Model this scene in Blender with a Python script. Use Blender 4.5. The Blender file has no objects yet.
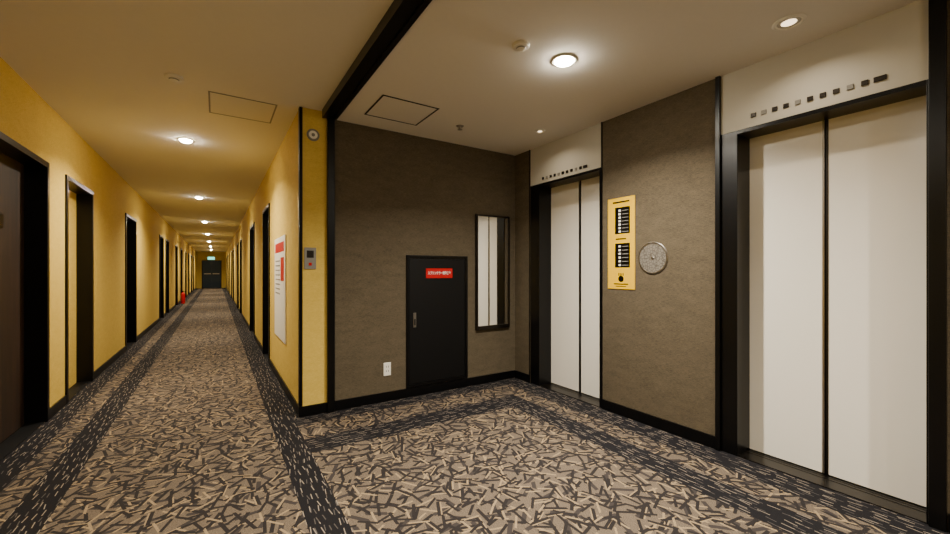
import bpy, math, random
from mathutils import Vector
random.seed(4)
H=1.2; F=400.0; TH=math.atan(259/400.0)
CC=2.55; CL=2.50
XL=-1.14; XR=0.58; YB=3.54; XE=2.83; XD=3.0; YEND=33.6; YN=-3.0
col=bpy.context.scene.collection

# ---------------------------------------------------------------- materials
def lin(c):
    return tuple(((v/255)/12.92 if v/255<=0.04045 else ((v/255+0.055)/1.055)**2.4) for v in c)+(1,)
class NT:
    def __init__(s,name):
        s.m=bpy.data.materials.new(name); s.m.use_nodes=True
        s.t=s.m.node_tree; s.b=s.t.nodes['Principled BSDF']
        s.tc=s.t.nodes.new('ShaderNodeTexCoord')
    def n(s,ty,**k):
        nd=s.t.nodes.new(ty)
        for a,b in k.items(): setattr(nd,a,b)
        return nd
    def l(s,a,b): s.t.links.new(a,b)
    def math(s,op,a,b=None,clamp=False):
        nd=s.n('ShaderNodeMath',operation=op); nd.use_clamp=clamp
        for i,v in enumerate((a,b)):
            if v is None: continue
            if isinstance(v,(int,float)): nd.inputs[i].default_value=v
            else: s.l(v,nd.inputs[i])
        return nd.outputs[0]
    def mix(s,f,a,b):
        nd=s.n('ShaderNodeMix',data_type='RGBA')
        for i,v in ((0,f),(6,a),(7,b)):
            if isinstance(v,(int,float,tuple)): nd.inputs[i].default_value=v
            else: s.l(v,nd.inputs[i])
        return nd.outputs[2]
    def noise(s,scale,vec=None,detail=3,sc=(1,1,1)):
        mp=s.n('ShaderNodeMapping'); mp.inputs['Scale'].default_value=sc
        s.l(vec or s.tc.outputs['Object'],mp.inputs['Vector'])
        nd=s.n('ShaderNodeTexNoise'); nd.inputs['Scale'].default_value=scale; nd.inputs['Detail'].default_value=detail
        s.l(mp.outputs[0],nd.inputs['Vector']); return nd.outputs['Fac']
    def bump(s,h,st=0.2,dist=0.01):
        nd=s.n('ShaderNodeBump'); nd.inputs['Strength'].default_value=st; nd.inputs['Distance'].default_value=dist
        s.l(h,nd.inputs['Height']); s.l(nd.outputs[0],s.b.inputs['Normal'])

def plain(name,c,rough=0.5,metal=0.0,var=0.06,emit=None,es=0,spec=0.5):
    k=NT(name); base=lin(c)
    f=k.noise(30)
    d=tuple(v*(1-var) for v in base[:3])+(1,); e=tuple(min(1,v*(1+var)) for v in base[:3])+(1,)
    k.l(k.mix(f,d,e),k.b.inputs['Base Color'])
    k.b.inputs['Roughness'].default_value=rough; k.b.inputs['Metallic'].default_value=metal
    k.b.inputs['Specular IOR Level'].default_value=spec
    return k.m

def fabric(name,c1,c2,rough=0.85):
    k=NT(name)
    a=k.noise(70,sc=(.5,.5,6),detail=4)
    b=k.noise(260,sc=(1,1,1.5),detail=2)
    c=k.noise(8,sc=(1,1,3),detail=2)
    s=k.math('ADD',k.math('MULTIPLY',a,0.45),k.math('ADD',k.math('MULTIPLY',b,0.4),k.math('MULTIPLY',c,0.15)))
    s=k.math('MULTIPLY',k.math('SUBTRACT',s,0.32),2.8,clamp=True)
    k.l(k.mix(s,lin(c1),lin(c2)),k.b.inputs['Base Color'])
    k.b.inputs['Roughness'].default_value=rough; k.b.inputs['Specular IOR Level'].default_value=0.2
    k.bump(s,0.2,0.003)
    return k.m

def cellrot(k,vec0,scale,seed,base_ang=None,jit=0.0,rnd=0.9,sc=(1,1,1)):
    mp=k.n('ShaderNodeMapping'); mp.inputs['Scale'].default_value=(scale*sc[0],scale*sc[1],0)
    mp.inputs['Location'].default_value=(seed*7.31,seed*3.77,0)
    k.l(vec0,mp.inputs['Vector'])
    v=k.n('ShaderNodeTexVoronoi',voronoi_dimensions='2D'); v.inputs['Scale'].default_value=1; v.inputs['Randomness'].default_value=rnd
    k.l(mp.outputs[0],v.inputs['Vector'])
    sub=k.n('ShaderNodeVectorMath',operation='SUBTRACT'); k.l(mp.outputs[0],sub.inputs[0]); k.l(v.outputs['Position'],sub.inputs[1])
    dv=k.n('ShaderNodeVectorMath',operation='DIVIDE'); k.l(sub.outputs[0],dv.inputs[0]); dv.inputs[1].default_value=(scale*sc[0],scale*sc[1],1)
    sp=k.n('ShaderNodeSeparateColor'); k.l(v.outputs['Color'],sp.inputs[0])
    if base_ang is None: ang=k.math('MULTIPLY',sp.outputs[0],6.283)
    else: ang=k.math('ADD',k.math('MULTIPLY',k.math('SUBTRACT',sp.outputs[0],0.5),jit),base_ang)
    r=k.n('ShaderNodeVectorRotate',rotation_type='Z_AXIS'); k.l(dv.outputs[0],r.inputs['Vector']); k.l(ang,r.inputs['Angle'])
    xy=k.n('ShaderNodeSeparateXYZ'); k.l(r.outputs[0],xy.inputs[0])
    return xy.outputs[0],xy.outputs[1],sp.outputs[1]
def bar(k,c,L,W,off=0.0,dens=1.0):
    a=k.math('LESS_THAN',k.math('ABSOLUTE',c[0]),L)
    b=k.math('LESS_THAN',k.math('ABSOLUTE',k.math('SUBTRACT',c[1],off)),W)
    m=k.math('MULTIPLY',a,b)
    if dens<1: m=k.math('MULTIPLY',m,k.math('LESS_THAN',c[2],dens))
    return m

def carpet_main():
    k=NT('carpet_pattern'); v=k.tc.outputs['Object']
    rib=k.noise(130,sc=(1,4,1),detail=2)
    rib=k.math('MULTIPLY',k.math('SUBTRACT',rib,0.35),3.0,clamp=True)
    base=k.mix(rib,lin((76,68,60)),lin((134,118,99)))
    blk=k.mix(rib,lin((15,14,16)),lin((42,38,39))); tan=k.mix(rib,lin((130,111,85)),lin((182,158,122))); gry=lin((54,49,48))
    c=base
    c=k.mix(bar(k,cellrot(k,v,8.5,21,rnd=.75),.07,.012),c,gry)
    for seed,sc_,L,W,T in ((1,8.4,.066,.0095,.0035),(2,9.6,.058,.0078,.0045),(3,8.8,.062,.0088,.0035),(4,10.2,.052,.0078,.004)):
        cc=cellrot(k,v,sc_,seed,rnd=.75)
        if seed in(2,4):
            c=k.mix(bar(k,cellrot(k,v,sc_+.7,seed+30,rnd=.75),L,.0055,0,.45),c,tan)
        c=k.mix(bar(k,cc,L,W,0,.8),c,blk)
        if seed in (1,3): c=k.mix(bar(k,cc,L*.9,T,W+T,.35),c,tan)
    g=k.noise(260,detail=2)
    c=k.mix(k.math('MULTIPLY',g,0.32),c,lin((58,51,45)))
    k.l(c,k.b.inputs['Base Color']); k.b.inputs['Roughness'].default_value=0.9; k.b.inputs['Specular IOR Level'].default_value=0.2
    k.bump(g,0.3,0.004)
    return k.m
def carpet_border(name,ang,sc):
    k=NT(name); v=k.tc.outputs['Object']
    g=k.noise(260,detail=2)
    base=k.mix(g,lin((12,12,14)),lin((35,33,36)))
    c=k.mix(bar(k,cellrot(k,v,17,11,ang,.3,.8,sc),.028,.0022,0,.8),base,lin((142,131,118)))
    c=k.mix(bar(k,cellrot(k,v,18,12,ang,.3,.8,sc),.024,.0022,0,.8),c,lin((82,77,74)))
    k.l(c,k.b.inputs['Base Color']); k.b.inputs['Roughness'].default_value=0.95; k.b.inputs['Specular IOR Level'].default_value=0.15
    k.bump(g,0.3,0.004)
    return k.m
def wood(name,c1,c2):
    k=NT(name)
    f=k.noise(26,sc=(1,1,0.06),detail=6)
    f=k.math('MULTIPLY',k.math('SUBTRACT',f,0.3),2.4,clamp=True)
    k.l(k.mix(f,lin(c1),lin(c2)),k.b.inputs['Base Color']); k.b.inputs['Roughness'].default_value=0.5
    return k.m
def emis(name,c,s):
    k=NT(name); k.b.inputs['Base Color'].default_value=c
    k.b.inputs['Emission Color'].default_value=c; k.b.inputs['Emission Strength'].default_value=s
    return k.m

M={}
M['yel']=fabric('yellow_wallcovering',(190,158,64),(226,198,102))
M['tau']=fabric('taupe_wallcovering',(56,49,38),(107,96,77))
M['blk']=plain('black_lacquer',(5,5,6),0.3,0,0.1,spec=.3)
M['blkm']=plain('black_matte',(7,7,8),0.5,spec=.25)
M['ceil']=plain('ceiling_paper',(230,225,216),0.9,0,0.02,spec=0.2)
M['head']=plain('header_offwhite',(190,186,174),0.6,0,0.02)
M['edoor']=plain('elevator_cream_panel',(236,231,220),0.2,0,0.012)
M['steel']=plain('brushed_steel',(170,165,158),0.3,1.0,0.1)
M['dsteel']=plain('dark_steel',(60,56,52),0.35,1.0,0.1)
M['mir']=plain('mirror_glass',(235,235,232),0.02,1.0,0.0)
M['car']=carpet_main()
M['bx']=carpet_border('carpet_border_x',0.0,(0.6,1.8,1))
M['by']=carpet_border('carpet_border_y',math.pi/2,(1.8,0.6,1))
M['wood']=wood('dark_walnut',(22,15,12),(58,40,30))
M['white']=plain('white_plastic',(232,228,218),0.4,0,0.01)
M['red']=plain('red_enamel',(180,4,14),0.4,0,0.03,spec=.3)
M['yelsign']=plain('yellow_sign',(228,180,0),0.5,0,0.02,spec=.2)
M['grey']=plain('grey_panel',(128,126,120),0.4,0,0.03)
M['bluelit']=plain('steel_door_blue_light_tint',(34,52,68),0.4,0.3,0.03)  # bluish light of the end doorway put into the leaf colour
M['green']=emis('exit_green',(0.1,0.65,0.5,1),3)
M['lamp']=emis('lamp_glow',(1.0,0.9,0.72,1),360)
M['lampdim']=emis('lamp_glow_dim',(1.0,0.78,0.5,1),3)
k=NT('etched_disc_metal')
vv=k.n('ShaderNodeTexVoronoi',feature='DISTANCE_TO_EDGE'); vv.inputs['Scale'].default_value=44; k.l(k.tc.outputs['Object'],vv.inputs['Vector'])
e=k.math('LESS_THAN',vv.outputs[0],0.08)
k.l(k.mix(e,lin((150,144,134)),lin((112,106,97))),k.b.inputs['Base Color']); k.b.inputs['Roughness'].default_value=0.4; k.b.inputs['Metallic'].default_value=0.5
M['disc']=k.m

# ---------------------------------------------------------------- mesh helpers
def mesh(name,verts,faces,mats,mi=None,parent=None,origin=True,smooth=False):
    me=bpy.data.meshes.new(name)
    c=Vector((0,0,0))
    if origin:
        lo=[min(v[i] for v in verts) for i in range(3)]; hi=[max(v[i] for v in verts) for i in range(3)]
        c=Vector([(lo[i]+hi[i])/2 for i in range(3)])
    me.from_pydata([tuple(Vector(v)-c) for v in verts],[],faces)
    for m in mats: me.materials.append(m)
    if mi:
        for p,i in zip(me.polygons,mi): p.material_index=i
    if smooth:
        for p in me.polygons: p.use_smooth=True
    me.update()
    o=bpy.data.objects.new(name,me); col.objects.link(o); o.location=c
    if parent:
        o.parent=parent; o.location=c-parent.location
    return o
def boxes(name,lst,mats,parent=None,origin=True,bevel=0):
    V=[];Fc=[];MI=[]
    for b in lst:
        x0,x1,y0,y1,z0,z1=b[:6]; m=b[6] if len(b)>6 else 0
        n=len(V)
        V+=[(x0,y0,z0),(x1,y0,z0),(x1,y1,z0),(x0,y1,z0),(x0,y0,z1),(x1,y0,z1),(x1,y1,z1),(x0,y1,z1)]
        Fc+=[(n,n+3,n+2,n+1),(n+4,n+5,n+6,n+7),(n,n+1,n+5,n+4),(n+1,n+2,n+6,n+5),(n+2,n+3,n+7,n+6),(n+3,n,n+4,n+7)]
        MI+=[m]*6
    o=mesh(name,V,Fc,mats,MI,parent,origin)
    if bevel:
        md=o.modifiers.new('bevel','BEVEL'); md.width=bevel; md.segments=2; md.limit_method='ANGLE'
    return o
def empty(name,loc):
    e=bpy.data.objects.new(name,None); e.empty_display_size=0.1; col.objects.link(e); e.location=loc; return e
def lathe(name,prof,center,axis,mats,mi=None,seg=40,parent=None):
    V=[];Fc=[];MI=[]
    s=-1 if axis[0]=='-' else 1; a=axis[-1]
    for r,h in prof:
        for i in range(seg):
            t=2*math.pi*i/seg; p=r*math.cos(t); q=r*math.sin(t); hh=h*s
            v={'z':(p,q,hh),'x':(hh,p,q),'y':(p,hh,q)}[a]
            V.append((center[0]+v[0],center[1]+v[1],center[2]+v[2]))
    for j in range(len(prof)-1):
        for i in range(seg):
            a1=j*seg+i;b1=j*seg+(i+1)%seg
            Fc.append((a1,b1,b1+seg,a1+seg)); MI.append(mi[j] if mi else 0)
    Fc.append(tuple(range(seg))); MI.append(mi[0] if mi else 0)
    Fc.append(tuple(range((len(prof)-1)*seg,len(prof)*seg))); MI.append(mi[-1] if mi else 0)
    return mesh(name,V,Fc,mats,MI,parent)
def text(name,s,size,loc,rot,mat,parent,ext=0.0006):
    cu=bpy.data.curves.new(name,'FONT'); cu.body=s; cu.size=size; cu.extrude=ext; cu.align_x='CENTER'; cu.align_y='CENTER'
    o=bpy.data.objects.new(name,cu); col.objects.link(o); cu.materials.append(mat); cu.offset=.0006
    o.rotation_euler=rot; o.parent=parent; o.location=Vector(loc)-parent.location
    return o

# ---------------------------------------------------------------- floor
xs=sorted(set([-1.40,XL,-.98,-.85,-.68,.36,.53,.58,2.2,2.42,2.6,XE,3.1]))
ys=sorted(set([YN,2.8,3.05,3.35,YB,YEND]))
V=[];Fc=[];MI=[]
def cls(x,y):
    if x<-.98: return 2
    if -.85<x<-.68: return 2
    if .36<x<.53: return 2
    if x<=.53: return 0
    if y>YB: return 2
    if y>3.35: return 1
    if x>2.6: return 2
    if 2.8<y<3.05 and x<2.42: return 1
    if 2.2<x<2.42 and y<3.05: return 2
    return 0
for i in range(len(xs)-1):
    for j in range(len(ys)-1):
        x0,x1,y0,y1=xs[i],xs[i+1],ys[j],ys[j+1]
        if x0>=.58 and y0>=YB: continue
        n=len(V); V+=[(x0,y0,0),(x1,y0,0),(x1,y1,0),(x0,y1,0)]; Fc.append((n,n+1,n+2,n+3)); MI.append(cls((x0+x1)/2,(y0+y1)/2))
mesh('floor',V,Fc,[M['car'],M['bx'],M['by']],MI,origin=False)

# ---------------------------------------------------------------- ceiling
boxes('ceiling',[(XL-.2,.76,YN,YEND,CC,CC+.1),(.76,3.1,YN,YB+.1,CL,CL+.15)],[M['ceil']],origin=False)
boxes('trim_1',[(.765,.80,YN,YB-.035,CL-.018,CL),(.83,.86,YN,YB-.035,CL-.018,CL),(.80,.83,YN,YB-.035,CL-.006,CL),(.745,.765,YN,YB-.035,CL-.018,CC)],[M['blk']],origin=False)

# ---------------------------------------------------------------- doors / walls corridor
DT=2.07
leftd=[(3.60,4.57,'wood'),(5.02,5.96,'yel'),(7.85,8.80,'wood'),(12.1,13.0,'wood'),(13.5,14.4,'wood'),(16.6,17.5,'wood'),(18.9,19.8,'wood'),(21.6,22.5,'wood'),(23.9,24.8,'wood'),(26.6,27.5,'wood'),(28.9,29.8,'wood'),(-1.5,-.6,'wood'),(.2,1.1,'wood')]
rightd=[(5.72,6.55,'wood'),(8.1,9.2,'wood'),(12.3,13.2,'wood'),(14.0,14.9,'wood'),(17.8,18.7,'wood'),(20.0,20.9,'wood'),(24,24.9,'wood'),(26.2,27.1,'wood'),(29.8,30.7,'wood')]
dn=[0]
def build_wall(name,x,sgn,y0,y1,ds,mat):
    xa,xb=sorted((x,x+sgn*.18)); L=[]; y=y0
    for a,b,_ in sorted(ds):
        L.append((xa,xb,y,a,0,CC)); L.append((xa,xb,a,b,DT,CC)); y=b
    L.append((xa,xb,y,y1,0,CC))
    boxes(name,L,[mat],origin=False)
    t=.012; B=[]; y=y0
    for a,b,_ in sorted(ds):
        p,q=sorted((x-sgn*.0005,x-sgn*t)); B.append((p,q,y,a,0.001,.085)); y=b
    p,q=sorted((x-sgn*.0005,x-sgn*t)); B.append((p,q,y,y1,0.001,.085))
    boxes('baseboard_'+name.split('_',1)[1],B,[M['blk']],origin=False)
def build_door(x,sgn,a,b,leafm):
    dn[0]+=1
    e=empty('door_%d'%dn[0],(x,(a+b)/2,0))
    w=.045
    def bx(nm,d0,d1,y0,y1,z0,z1,m,bev=0):
        p,q=sorted((x+sgn*d0,x+sgn*d1)); return boxes(nm,[(p,q,y0,y1,z0,z1)],[M[m]],e,bevel=bev)
    bx('jamb_near',-.015,.16,a,a+w,.001,DT,'blk',.002)
    bx('jamb_far',-.015,.16,b-w,b,.001,DT,'blk',.002)
    bx('lintel',-.015,.16,a+w,b-w,DT-w,DT,'blk',.002)
    bx('leaf',.115,.155,a+w,b-w,.004,DT-w,leafm,.001)
    bx('threshold',.0,.11,a+w,b-w,.001,.006,'blkm')
    yh=a+w+.09
    bx('lock_plate',.105,.115,yh-.03,yh+.03,.95,1.15,'dsteel',.003)
    bx('lever_stem',.06,.105,yh-.01,yh+.01,.99,1.01,'steel',.002)
    bx('lever_handle',.055,.07,yh-.01,yh+.11,.99,1.01,'steel',.003)
    if leafm=='wood':
        bx('number_plate',.108,.115,(a+b)/2-.06,(a+b)/2+.06,1.5,1.6,'dsteel',.002)
build_wall('wall_left',XL,-1,YN,YEND,leftd,M['yel'])
build_wall('wall_corridor_right',XR,1,YB+.12,YEND,rightd,M['yel'])
for a,b,m in leftd: build_door(XL,-1,a,b,m)
for a,b,m in rightd: build_door(XR,1,a,b,m)

boxes('wall_end',[(XL,-.83,YEND,YEND+.15,0,CC),(.33,XR,YEND,YEND+.15,0,CC),(-.83,.33,YEND,YEND+.15,1.95,CC)],[M['yel']],origin=False)
dn[0]+=1; e=empty('door_%d'%dn[0],(-.25,YEND,0))
boxes('frame',[(-.83,-.78,YEND-.02,YEND+.1,0.001,1.95),(.28,.33,YEND-.02,YEND+.1,0.001,1.95),(-.78,.28,YEND-.02,YEND+.1,1.9,1.95)],[M['blk']],e)
boxes('leaf_a',[(-.78,-.252,YEND+.03,YEND+.07,.004,1.9)],[M['bluelit']],e)
boxes('leaf_b',[(-.248,.28,YEND+.03,YEND+.07,.004,1.9)],[M['bluelit']],e)
boxes('push_bar',[(-.7,-.3,YEND-.01,YEND+.03,.98,1.03),(-.2,.2,YEND-.01,YEND+.03,.98,1.03)],[M['steel']],e)
e=empty('exit_sign',(-.3,YEND-.03,2.1))
boxes('housing',[(-.5,-.06,YEND-.05,YEND-.001,1.98,2.2)],[M['white']],e,bevel=.004)
boxes('face',[(-.48,-.08,YEND-.054,YEND-.05,2.0,2.18)],[M['green']],e)

# ---------------------------------------------------------------- lobby back wall
boxes('wall_back',[(XR,.79,YB,YB+.12,0,CC,0),(.79,XE+.05,YB,YB+.12,0,CL,1)],[M['yel'],M['tau']],origin=False)
boxes('baseboard_back',[(XR-.012,.79,YB-.012,YB-.0005,.001,.085),(.85,XE-.001,YB-.012,YB-.0005,.001,.085),(XR-.012,XR-.0005,YB,YB+.12,.001,.085)],[M['blk']],origin=False)
boxes('trim_2',[(.79,.85,YB-.035,YB-.0005,0.001,CL)],[M['blk']],bevel=.003)
boxes('trim_3',[(XR-.006,XR-.0005,YB-.006,YB+.05,.086,CC-.001),(XR-.006,XR+.018,YB-.006,YB-.0005,.086,CC-.001)],[M['blk']],origin=False)

# ---------------------------------------------------------------- elevator wall
O1=(2.335,3.28); O2=(.42,1.36)
tx=XE+.14
boxes('wall_right',[(XE,tx,O1[1],YB,0,CL,0),(XE,tx,O2[1],O1[0],0,CL,0),(XE,tx,YN,O2[0],0,CL,0),
      (XE+.004,tx,O1[0],O1[1],2.11,CL,1),(XE+.004,tx,O2[0],O2[1],2.11,CL,1)],[M['tau'],M['head']],origin=False)
boxes('baseboard_right',[(XE-.012,XE-.0005,O1[1],YB-.013,.001,.085),(XE-.012,XE-.0005,O2[1]+.02,O1[0]-.012,.001,.085),(XE-.012,XE-.0005,YN,O2[0]-.06,.001,.085)],[M['blk']],origin=False)
boxes('trim_4',[(XE-.02,XE-.0005,O2[1]-.012,O2[1]+.018,.001,CL)],[M['blk']],bevel=.002)
boxes('trim_5',[(XE-.008,XE-.0005,O1[0]-.012,O1[0]+.0,.001,CL)],[M['blk']])
boxes('trim_6',[(XE-.02,XE-.0005,O2[0]-.055,O2[0]+.0,.001,CL)],[M['blk']],bevel=.002)
boxes('trim_7',[(XE-.006,XE-.0005,O1[1]-.0,O1[1]+.012,.001,CL)],[M['blk']])
def elevator(o,a,b,c,ic,L,iz):
    e=empty('elevator_door',(XD,c,0))
    boxes('jamb_far',[(XE+.001,3.06,b,o[1]-.001,.001,2.109)],[M['blk']],e,bevel=.002)
    boxes('jamb_near',[(XE+.001,3.06,o[0]+.001,a,.001,2.109)],[M['blk']],e,bevel=.002)
    boxes('soffit',[(XE+.001,3.06,a,b,2.085,2.109)],[M['blk']],e)
    boxes('panel_far',[(XD,XD+.03,c+.014,b-.001,.012,2.085)],[M['edoor']],e)
    boxes('panel_near',[(XD,XD+.03,a+.001,c-.014,.012,2.085)],[M['edoor']],e)
    boxes('edge_far',[(XD-.004,XD+.03,c+.004,c+.014,.012,2.085)],[M['steel']],e)
    boxes('edge_near',[(XD-.004,XD+.03,c-.014,c-.004,.012,2.085)],[M['dsteel']],e)
    boxes('gap_seal',[(XD+.01,XD+.03,c-.004,c+.004,.012,2.085)],[M['blkm']],e)
    boxes('sill',[(XE+.001,XD+.03,a,b,.001,.006),(XD-.06,XD-.052,a,b,.006,.008),(XD-.03,XD-.022,a,b,.006,.008)],[M['dsteel']],e)
    i=empty('elevator_floor_indicator',(XE,ic,iz))
    n=11
    for j in range(n):
        y=ic+L/2-j*L/(n-1); w=.014 if j<n-1 else .024
        boxes('lamp_%d'%(j+1),[(XE-.004,XE+.0035,y-w,y+w,iz-.013,iz+.013)],[M['grey'] if j in(1,4,8) else M['dsteel']],i,bevel=.002)
elevator(O1,2.36,3.14,2.735,2.80,.56,2.155)
elevator(O2,.43,1.25,.852,.872,.57,2.178)
boxes('wall_shaft',[(3.07,3.1,YN,YB,0,CL)],[M['blkm']],origin=False)
boxes('wall_front',[(XL,XE,YN-.1,YN,0,CC)],[M['tau']],origin=False)

# ---------------------------------------------------------------- service door in lobby
e=empty('service_door',(1.85,YB,.72))
x0,x1,z0,z1=1.512,2.193,.09,1.352
boxes('frame',[(x0,x0+.03,YB-.016,YB-.0005,z0,z1),(x1-.03,x1,YB-.016,YB-.0005,z0,z1),(x0+.03,x1-.03,YB-.016,YB-.0005,z1-.03,z1),(x0+.03,x1-.03,YB-.016,YB-.0005,z0,z0+.03)],[M['blk']],e,bevel=.002)
boxes('leaf',[(x0+.033,x1-.033,YB-.011,YB-.0005,z0+.033,z1-.033)],[M['blkm']],e,bevel=.002)
boxes('pull_plate',[(x0+.07,x0+.10,YB-.015,YB-.011,.66,.80)],[M['steel']],e,bevel=.002)
boxes('pull_recess',[(x0+.078,x0+.092,YB-.0165,YB-.015,.68,.74)],[M['blkm']],e)
boxes('hinge_a',[(x1-.036,x1-.03,YB-.02,YB-.016,.25,.33),(x1-.036,x1-.03,YB-.02,YB-.016,1.1,1.18)],[M['dsteel']],e)
s=empty('red_door_sign',(1.862,YB-.012,1.18))
boxes('plate',[(1.715,2.009,YB-.016,YB-.0115,1.13,1.225)],[M['red']],s,bevel=.001)
t=text('lettering','スプリンクラー制御弁室',.0235,(1.862,YB-.017,1.178),(math.pi/2,0,0),M['white'],s)
t.scale=(1,1.5,1)

e=empty('wall_mirror',(2.51,YB,1.2))
x0,x1,z0,z1=2.292,2.73,.578,1.80
f=.02
boxes('frame',[(x0,x0+f,YB-.035,YB-.0005,z0,z1),(x1-f,x1,YB-.035,YB-.0005,z0,z1),(x0+f,x1-f,YB-.035,YB-.0005,z1-f,z1),(x0+f,x1-f,YB-.035,YB-.0005,z0,z0+f*2)],[M['dsteel']],e,bevel=.002)
boxes('glass',[(x0+f,x1-f,YB-.025,YB-.001,z0+f*2,z1-f)],[M['mir']],e)

e=empty('wall_outlet',(1.325,YB,.296))
boxes('cover',[(1.29,1.36,YB-.009,YB-.0005,.236,.356)],[M['white']],e,bevel=.003)
for z in (.27,.31):
    boxes('slots',[(1.313,1.317,YB-.0098,YB-.009,z,z+.018),(1.333,1.337,YB-.0098,YB-.009,z,z+.018)],[M['blkm']],e)

def XB(u):
    t=(u-475)/F; return YB*(math.sin(TH)+t*math.cos(TH))/(math.cos(TH)-t*math.sin(TH))
xa,xb=XB(304),XB(316)
e=empty('wall_control_panel',((xa+xb)/2,YB,1.3))
boxes('plate',[(xa,xb,YB-.01,YB-.0005,1.215,1.395)],[M['grey']],e,bevel=.003)
boxes('screen',[(xa+.02,xb-.02,YB-.0125,YB-.01,1.31,1.37)],[M['dsteel']],e,bevel=.001)
boxes('button',[((xa+xb)/2-.012,(xa+xb)/2+.012,YB-.0135,YB-.01,1.245,1.269)],[M['red']],e,bevel=.002)
lathe('wall_speaker',[(.05,0.0005),(.05,.008),(.042,.014),(.034,.012),(.014,.012),(.012,.018)],(XB(313),YB,2.335),'-y',[M['grey'],M['dsteel'],M['white']],[0,0,0,2,0])

e=empty('notice_board',(XR,4.72,1.02))
boxes('board',[(XR-.012,XR-.0005,4.30,5.14,.48,1.56)],[M['white']],e,bevel=.002)
boxes('banner',[(XR-.0135,XR-.012,4.38,5.06,1.40,1.50),(XR-.0135,XR-.012,4.38,4.62,1.1,1.34)],[M['red']],e)
boxes('text_lines',[(XR-.0132,XR-.012,4.68,5.04,1.30-.05*i,1.315-.05*i) for i in range(8)],[M['grey']],e)

# ---------------------------------------------------------------- elevator signage
e=empty('floor_guide_sign',(XE,2.13,1.43))
ya,yb=2.0,2.262; p=XE-.0005
boxes('backplate',[(p-.006,p,ya,yb,1.05,1.81)],[M['yelsign']],e,bevel=.001)
fy0,fy1=ya+.045,yb-.075
boxes('dark_field',[(p-.0075,p-.006,fy0,fy1,1.51,1.73),(p-.0075,p-.006,fy0,fy1,1.23,1.43)],[M['dsteel']],e)
L=[]
for i in range(7): L.append((p-.0085,p-.0075,2.13,2.152,1.52+i*.029,1.536+i*.029))
for i in range(6): L.append((p-.0085,p-.0075,2.13,2.152,1.242+i*.031,1.258+i*.031))
boxes('floor_numbers',L,[M['white']],e)
L=[]
for i in range(7): L+=[(p-.0085,p-.0075,2.058,2.118,1.524+i*.029,1.529+i*.029)]
for i in range(6): L+=[(p-.0085,p-.0075,2.058,2.118,1.246+i*.031,1.251+i*.031)]
boxes('floor_text',L,[M['grey']],e)
boxes('title_lines',[(p-.0075,p-.006,2.05,2.21,1.768,1.780),(p-.0075,p-.006,2.08,2.18,1.462,1.472),(p-.0075,p-.006,2.06,2.2,1.088,1.096),(p-.0075,p-.006,2.08,2.18,1.070,1.075)],[M['blkm']],e)
lathe('crest',[(.026,0),(.026,.0015),(.018,.0025)],(p-.006,2.13,1.135),'-x',[M['dsteel']],seg=24,parent=e)
boxes('crest_crown',[(p-.0085,p-.006,2.105+.02*i,2.113+.02*i,1.16,1.183) for i in range(3)],[M['dsteel']],e)

e=empty('round_call_plate',(XE,1.844,1.3))
lathe('disc',[(.125,.0005),(.125,.006),(.121,.009),(.112,.009),(.111,.007)],(XE,1.844,1.3),'-x',[M['steel'],M['disc']],[0,0,0,1],seg=64,parent=e)
lathe('button',[(.012,.007),(.012,.010),(.009,.012)],(XE,1.844,1.3),'-x',[M['steel']],seg=24,parent=e)

# ---------------------------------------------------------------- ceiling fixtures
def downlight(x,y,z,r=.06,power=30,dim=False,colr=(1,.80,.55)):
    e=empty('ceiling_downlight',(x,y,z))
    lathe('trim_ring',[(r+.018,.0005),(r+.018,.004),(r+.008,.009),(r,.009),(r-.004,.003)],(x,y,z),'-z',[M['white']],seg=40,parent=e)
    if dim:
        lathe('reflector',[(r-.004,.0032),(r*.65,.004)],(x,y,z),'-z',[M['steel']],seg=40,parent=e)
        lathe('lamp',[(r*.62,.0045),(r*.4,.008)],(x,y,z),'-z',[M['lampdim']],seg=32,parent=e)
    else:
        lathe('lamp',[(r-.004,.0045),(r*.85,.016),(r*.6,.024),(r*.3,.028)],(x,y,z),'-z',[M['lamp']],seg=32,parent=e)
    if power:
        ld=bpy.data.lights.new('lamp_light','AREA'); ld.shape='DISK'; ld.size=r*(1.2 if not dim else .7); ld.energy=power; ld.color=colr
        ld.spread=math.radians(140)
        lo=bpy.data.objects.new('lamp_light',ld); col.objects.link(lo); lo.parent=e; lo.location=(0,0,-.032 if not dim else -.012)
for y in (-2.4,.87,5.07,8.9,13.2,17.5,21.8,26.1,30.4):
    downlight(-.26,y,CC,.055,52,colr=(1,.88,.69))
downlight(1.80,1.77,CL,.06,78,colr=(1,.92,.79))
downlight(1.80,-.9,CL,.06,50,colr=(1,.92,.79))  # unseen downlight behind the camera, added to light the lobby
downlight(2.51,.862,CL,.055,3,True,colr=(1,.85,.65))
downlight(2.525,2.79,CL,.035,2,True,colr=(1,.85,.65))
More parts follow.
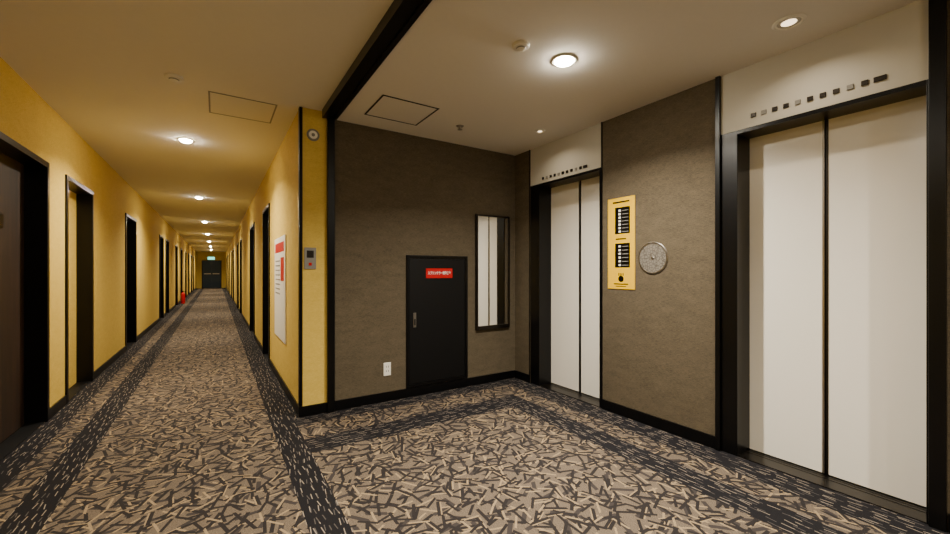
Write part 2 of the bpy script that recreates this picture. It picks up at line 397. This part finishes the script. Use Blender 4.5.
def detector(x,y,z,r):
    lathe('smoke_detector',[(r,.0005),(r,.010),(r*.9,.016),(r*.55,.019),(r*.5,.025),(r*.3,.028)],(x,y,z),'-z',[M['white'],M['grey']],[0,0,0,1,0],seg=36)
detector(1.472,1.787,CL,.05)
detector(-.245,3.47,CC,.055)
lathe('fire_sprinkler',[(.035,.0005),(.03,.006),(.01,.008),(.01,.03),(.022,.031),(.022,.034)],(1.836,3.083,CL),'-z',[M['steel']],seg=24)
def hatch(x0,x1,y0,y1,z,m):
    e=empty('ceiling_access_hatch',((x0+x1)/2,(y0+y1)/2,z)); w=.012
    boxes('frame',[(x0,x1,y0,y0+w,z-.004,z-.0005),(x0,x1,y1-w,y1,z-.004,z-.0005),(x0,x0+w,y0+w,y1-w,z-.004,z-.0005),(x1-w,x1,y0+w,y1-w,z-.004,z-.0005)],[m],e)
    boxes('panel',[(x0+w+.002,x1-w-.002,y0+w+.002,y1-w-.002,z-.003,z-.0005)],[M['ceil']],e)
hatch(1.03,1.50,2.84,3.28,CL,M['blkm'])
hatch(-.05,.42,3.6,4.08,CC,M['grey'])

e=empty('fire_extinguisher',(-1.02,18.2,0))
lathe('cylinder',[(.06,.001),(.065,.02),(.065,.34),(.05,.38),(.02,.41),(.02,.43)],(-1.02,18.2,0),'z',[M['red']],seg=28,parent=e)
boxes('valve_handle',[(-1.04,-.94,18.19,18.21,.43,.45),(-1.035,-1.005,18.185,18.215,.43,.47)],[M['blkm']],e)
boxes('hose',[(-.955,-.94,18.19,18.21,.2,.44)],[M['blkm']],e)

# ---------------------------------------------------------------- world & camera
w=bpy.data.worlds.new('world'); bpy.context.scene.world=w; w.use_nodes=True
w.node_tree.nodes['Background'].inputs[0].default_value=(.05,.045,.04,1)
cam=bpy.data.cameras.new('camera'); co=bpy.data.objects.new('camera',cam); col.objects.link(co)
co.location=(0,0,H); co.rotation_euler=(math.pi/2,0,-TH)
cam.sensor_width=36; cam.sensor_fit='HORIZONTAL'; cam.lens=F/950*36; cam.shift_y=4/950; cam.clip_start=.02
bpy.context.scene.camera=co
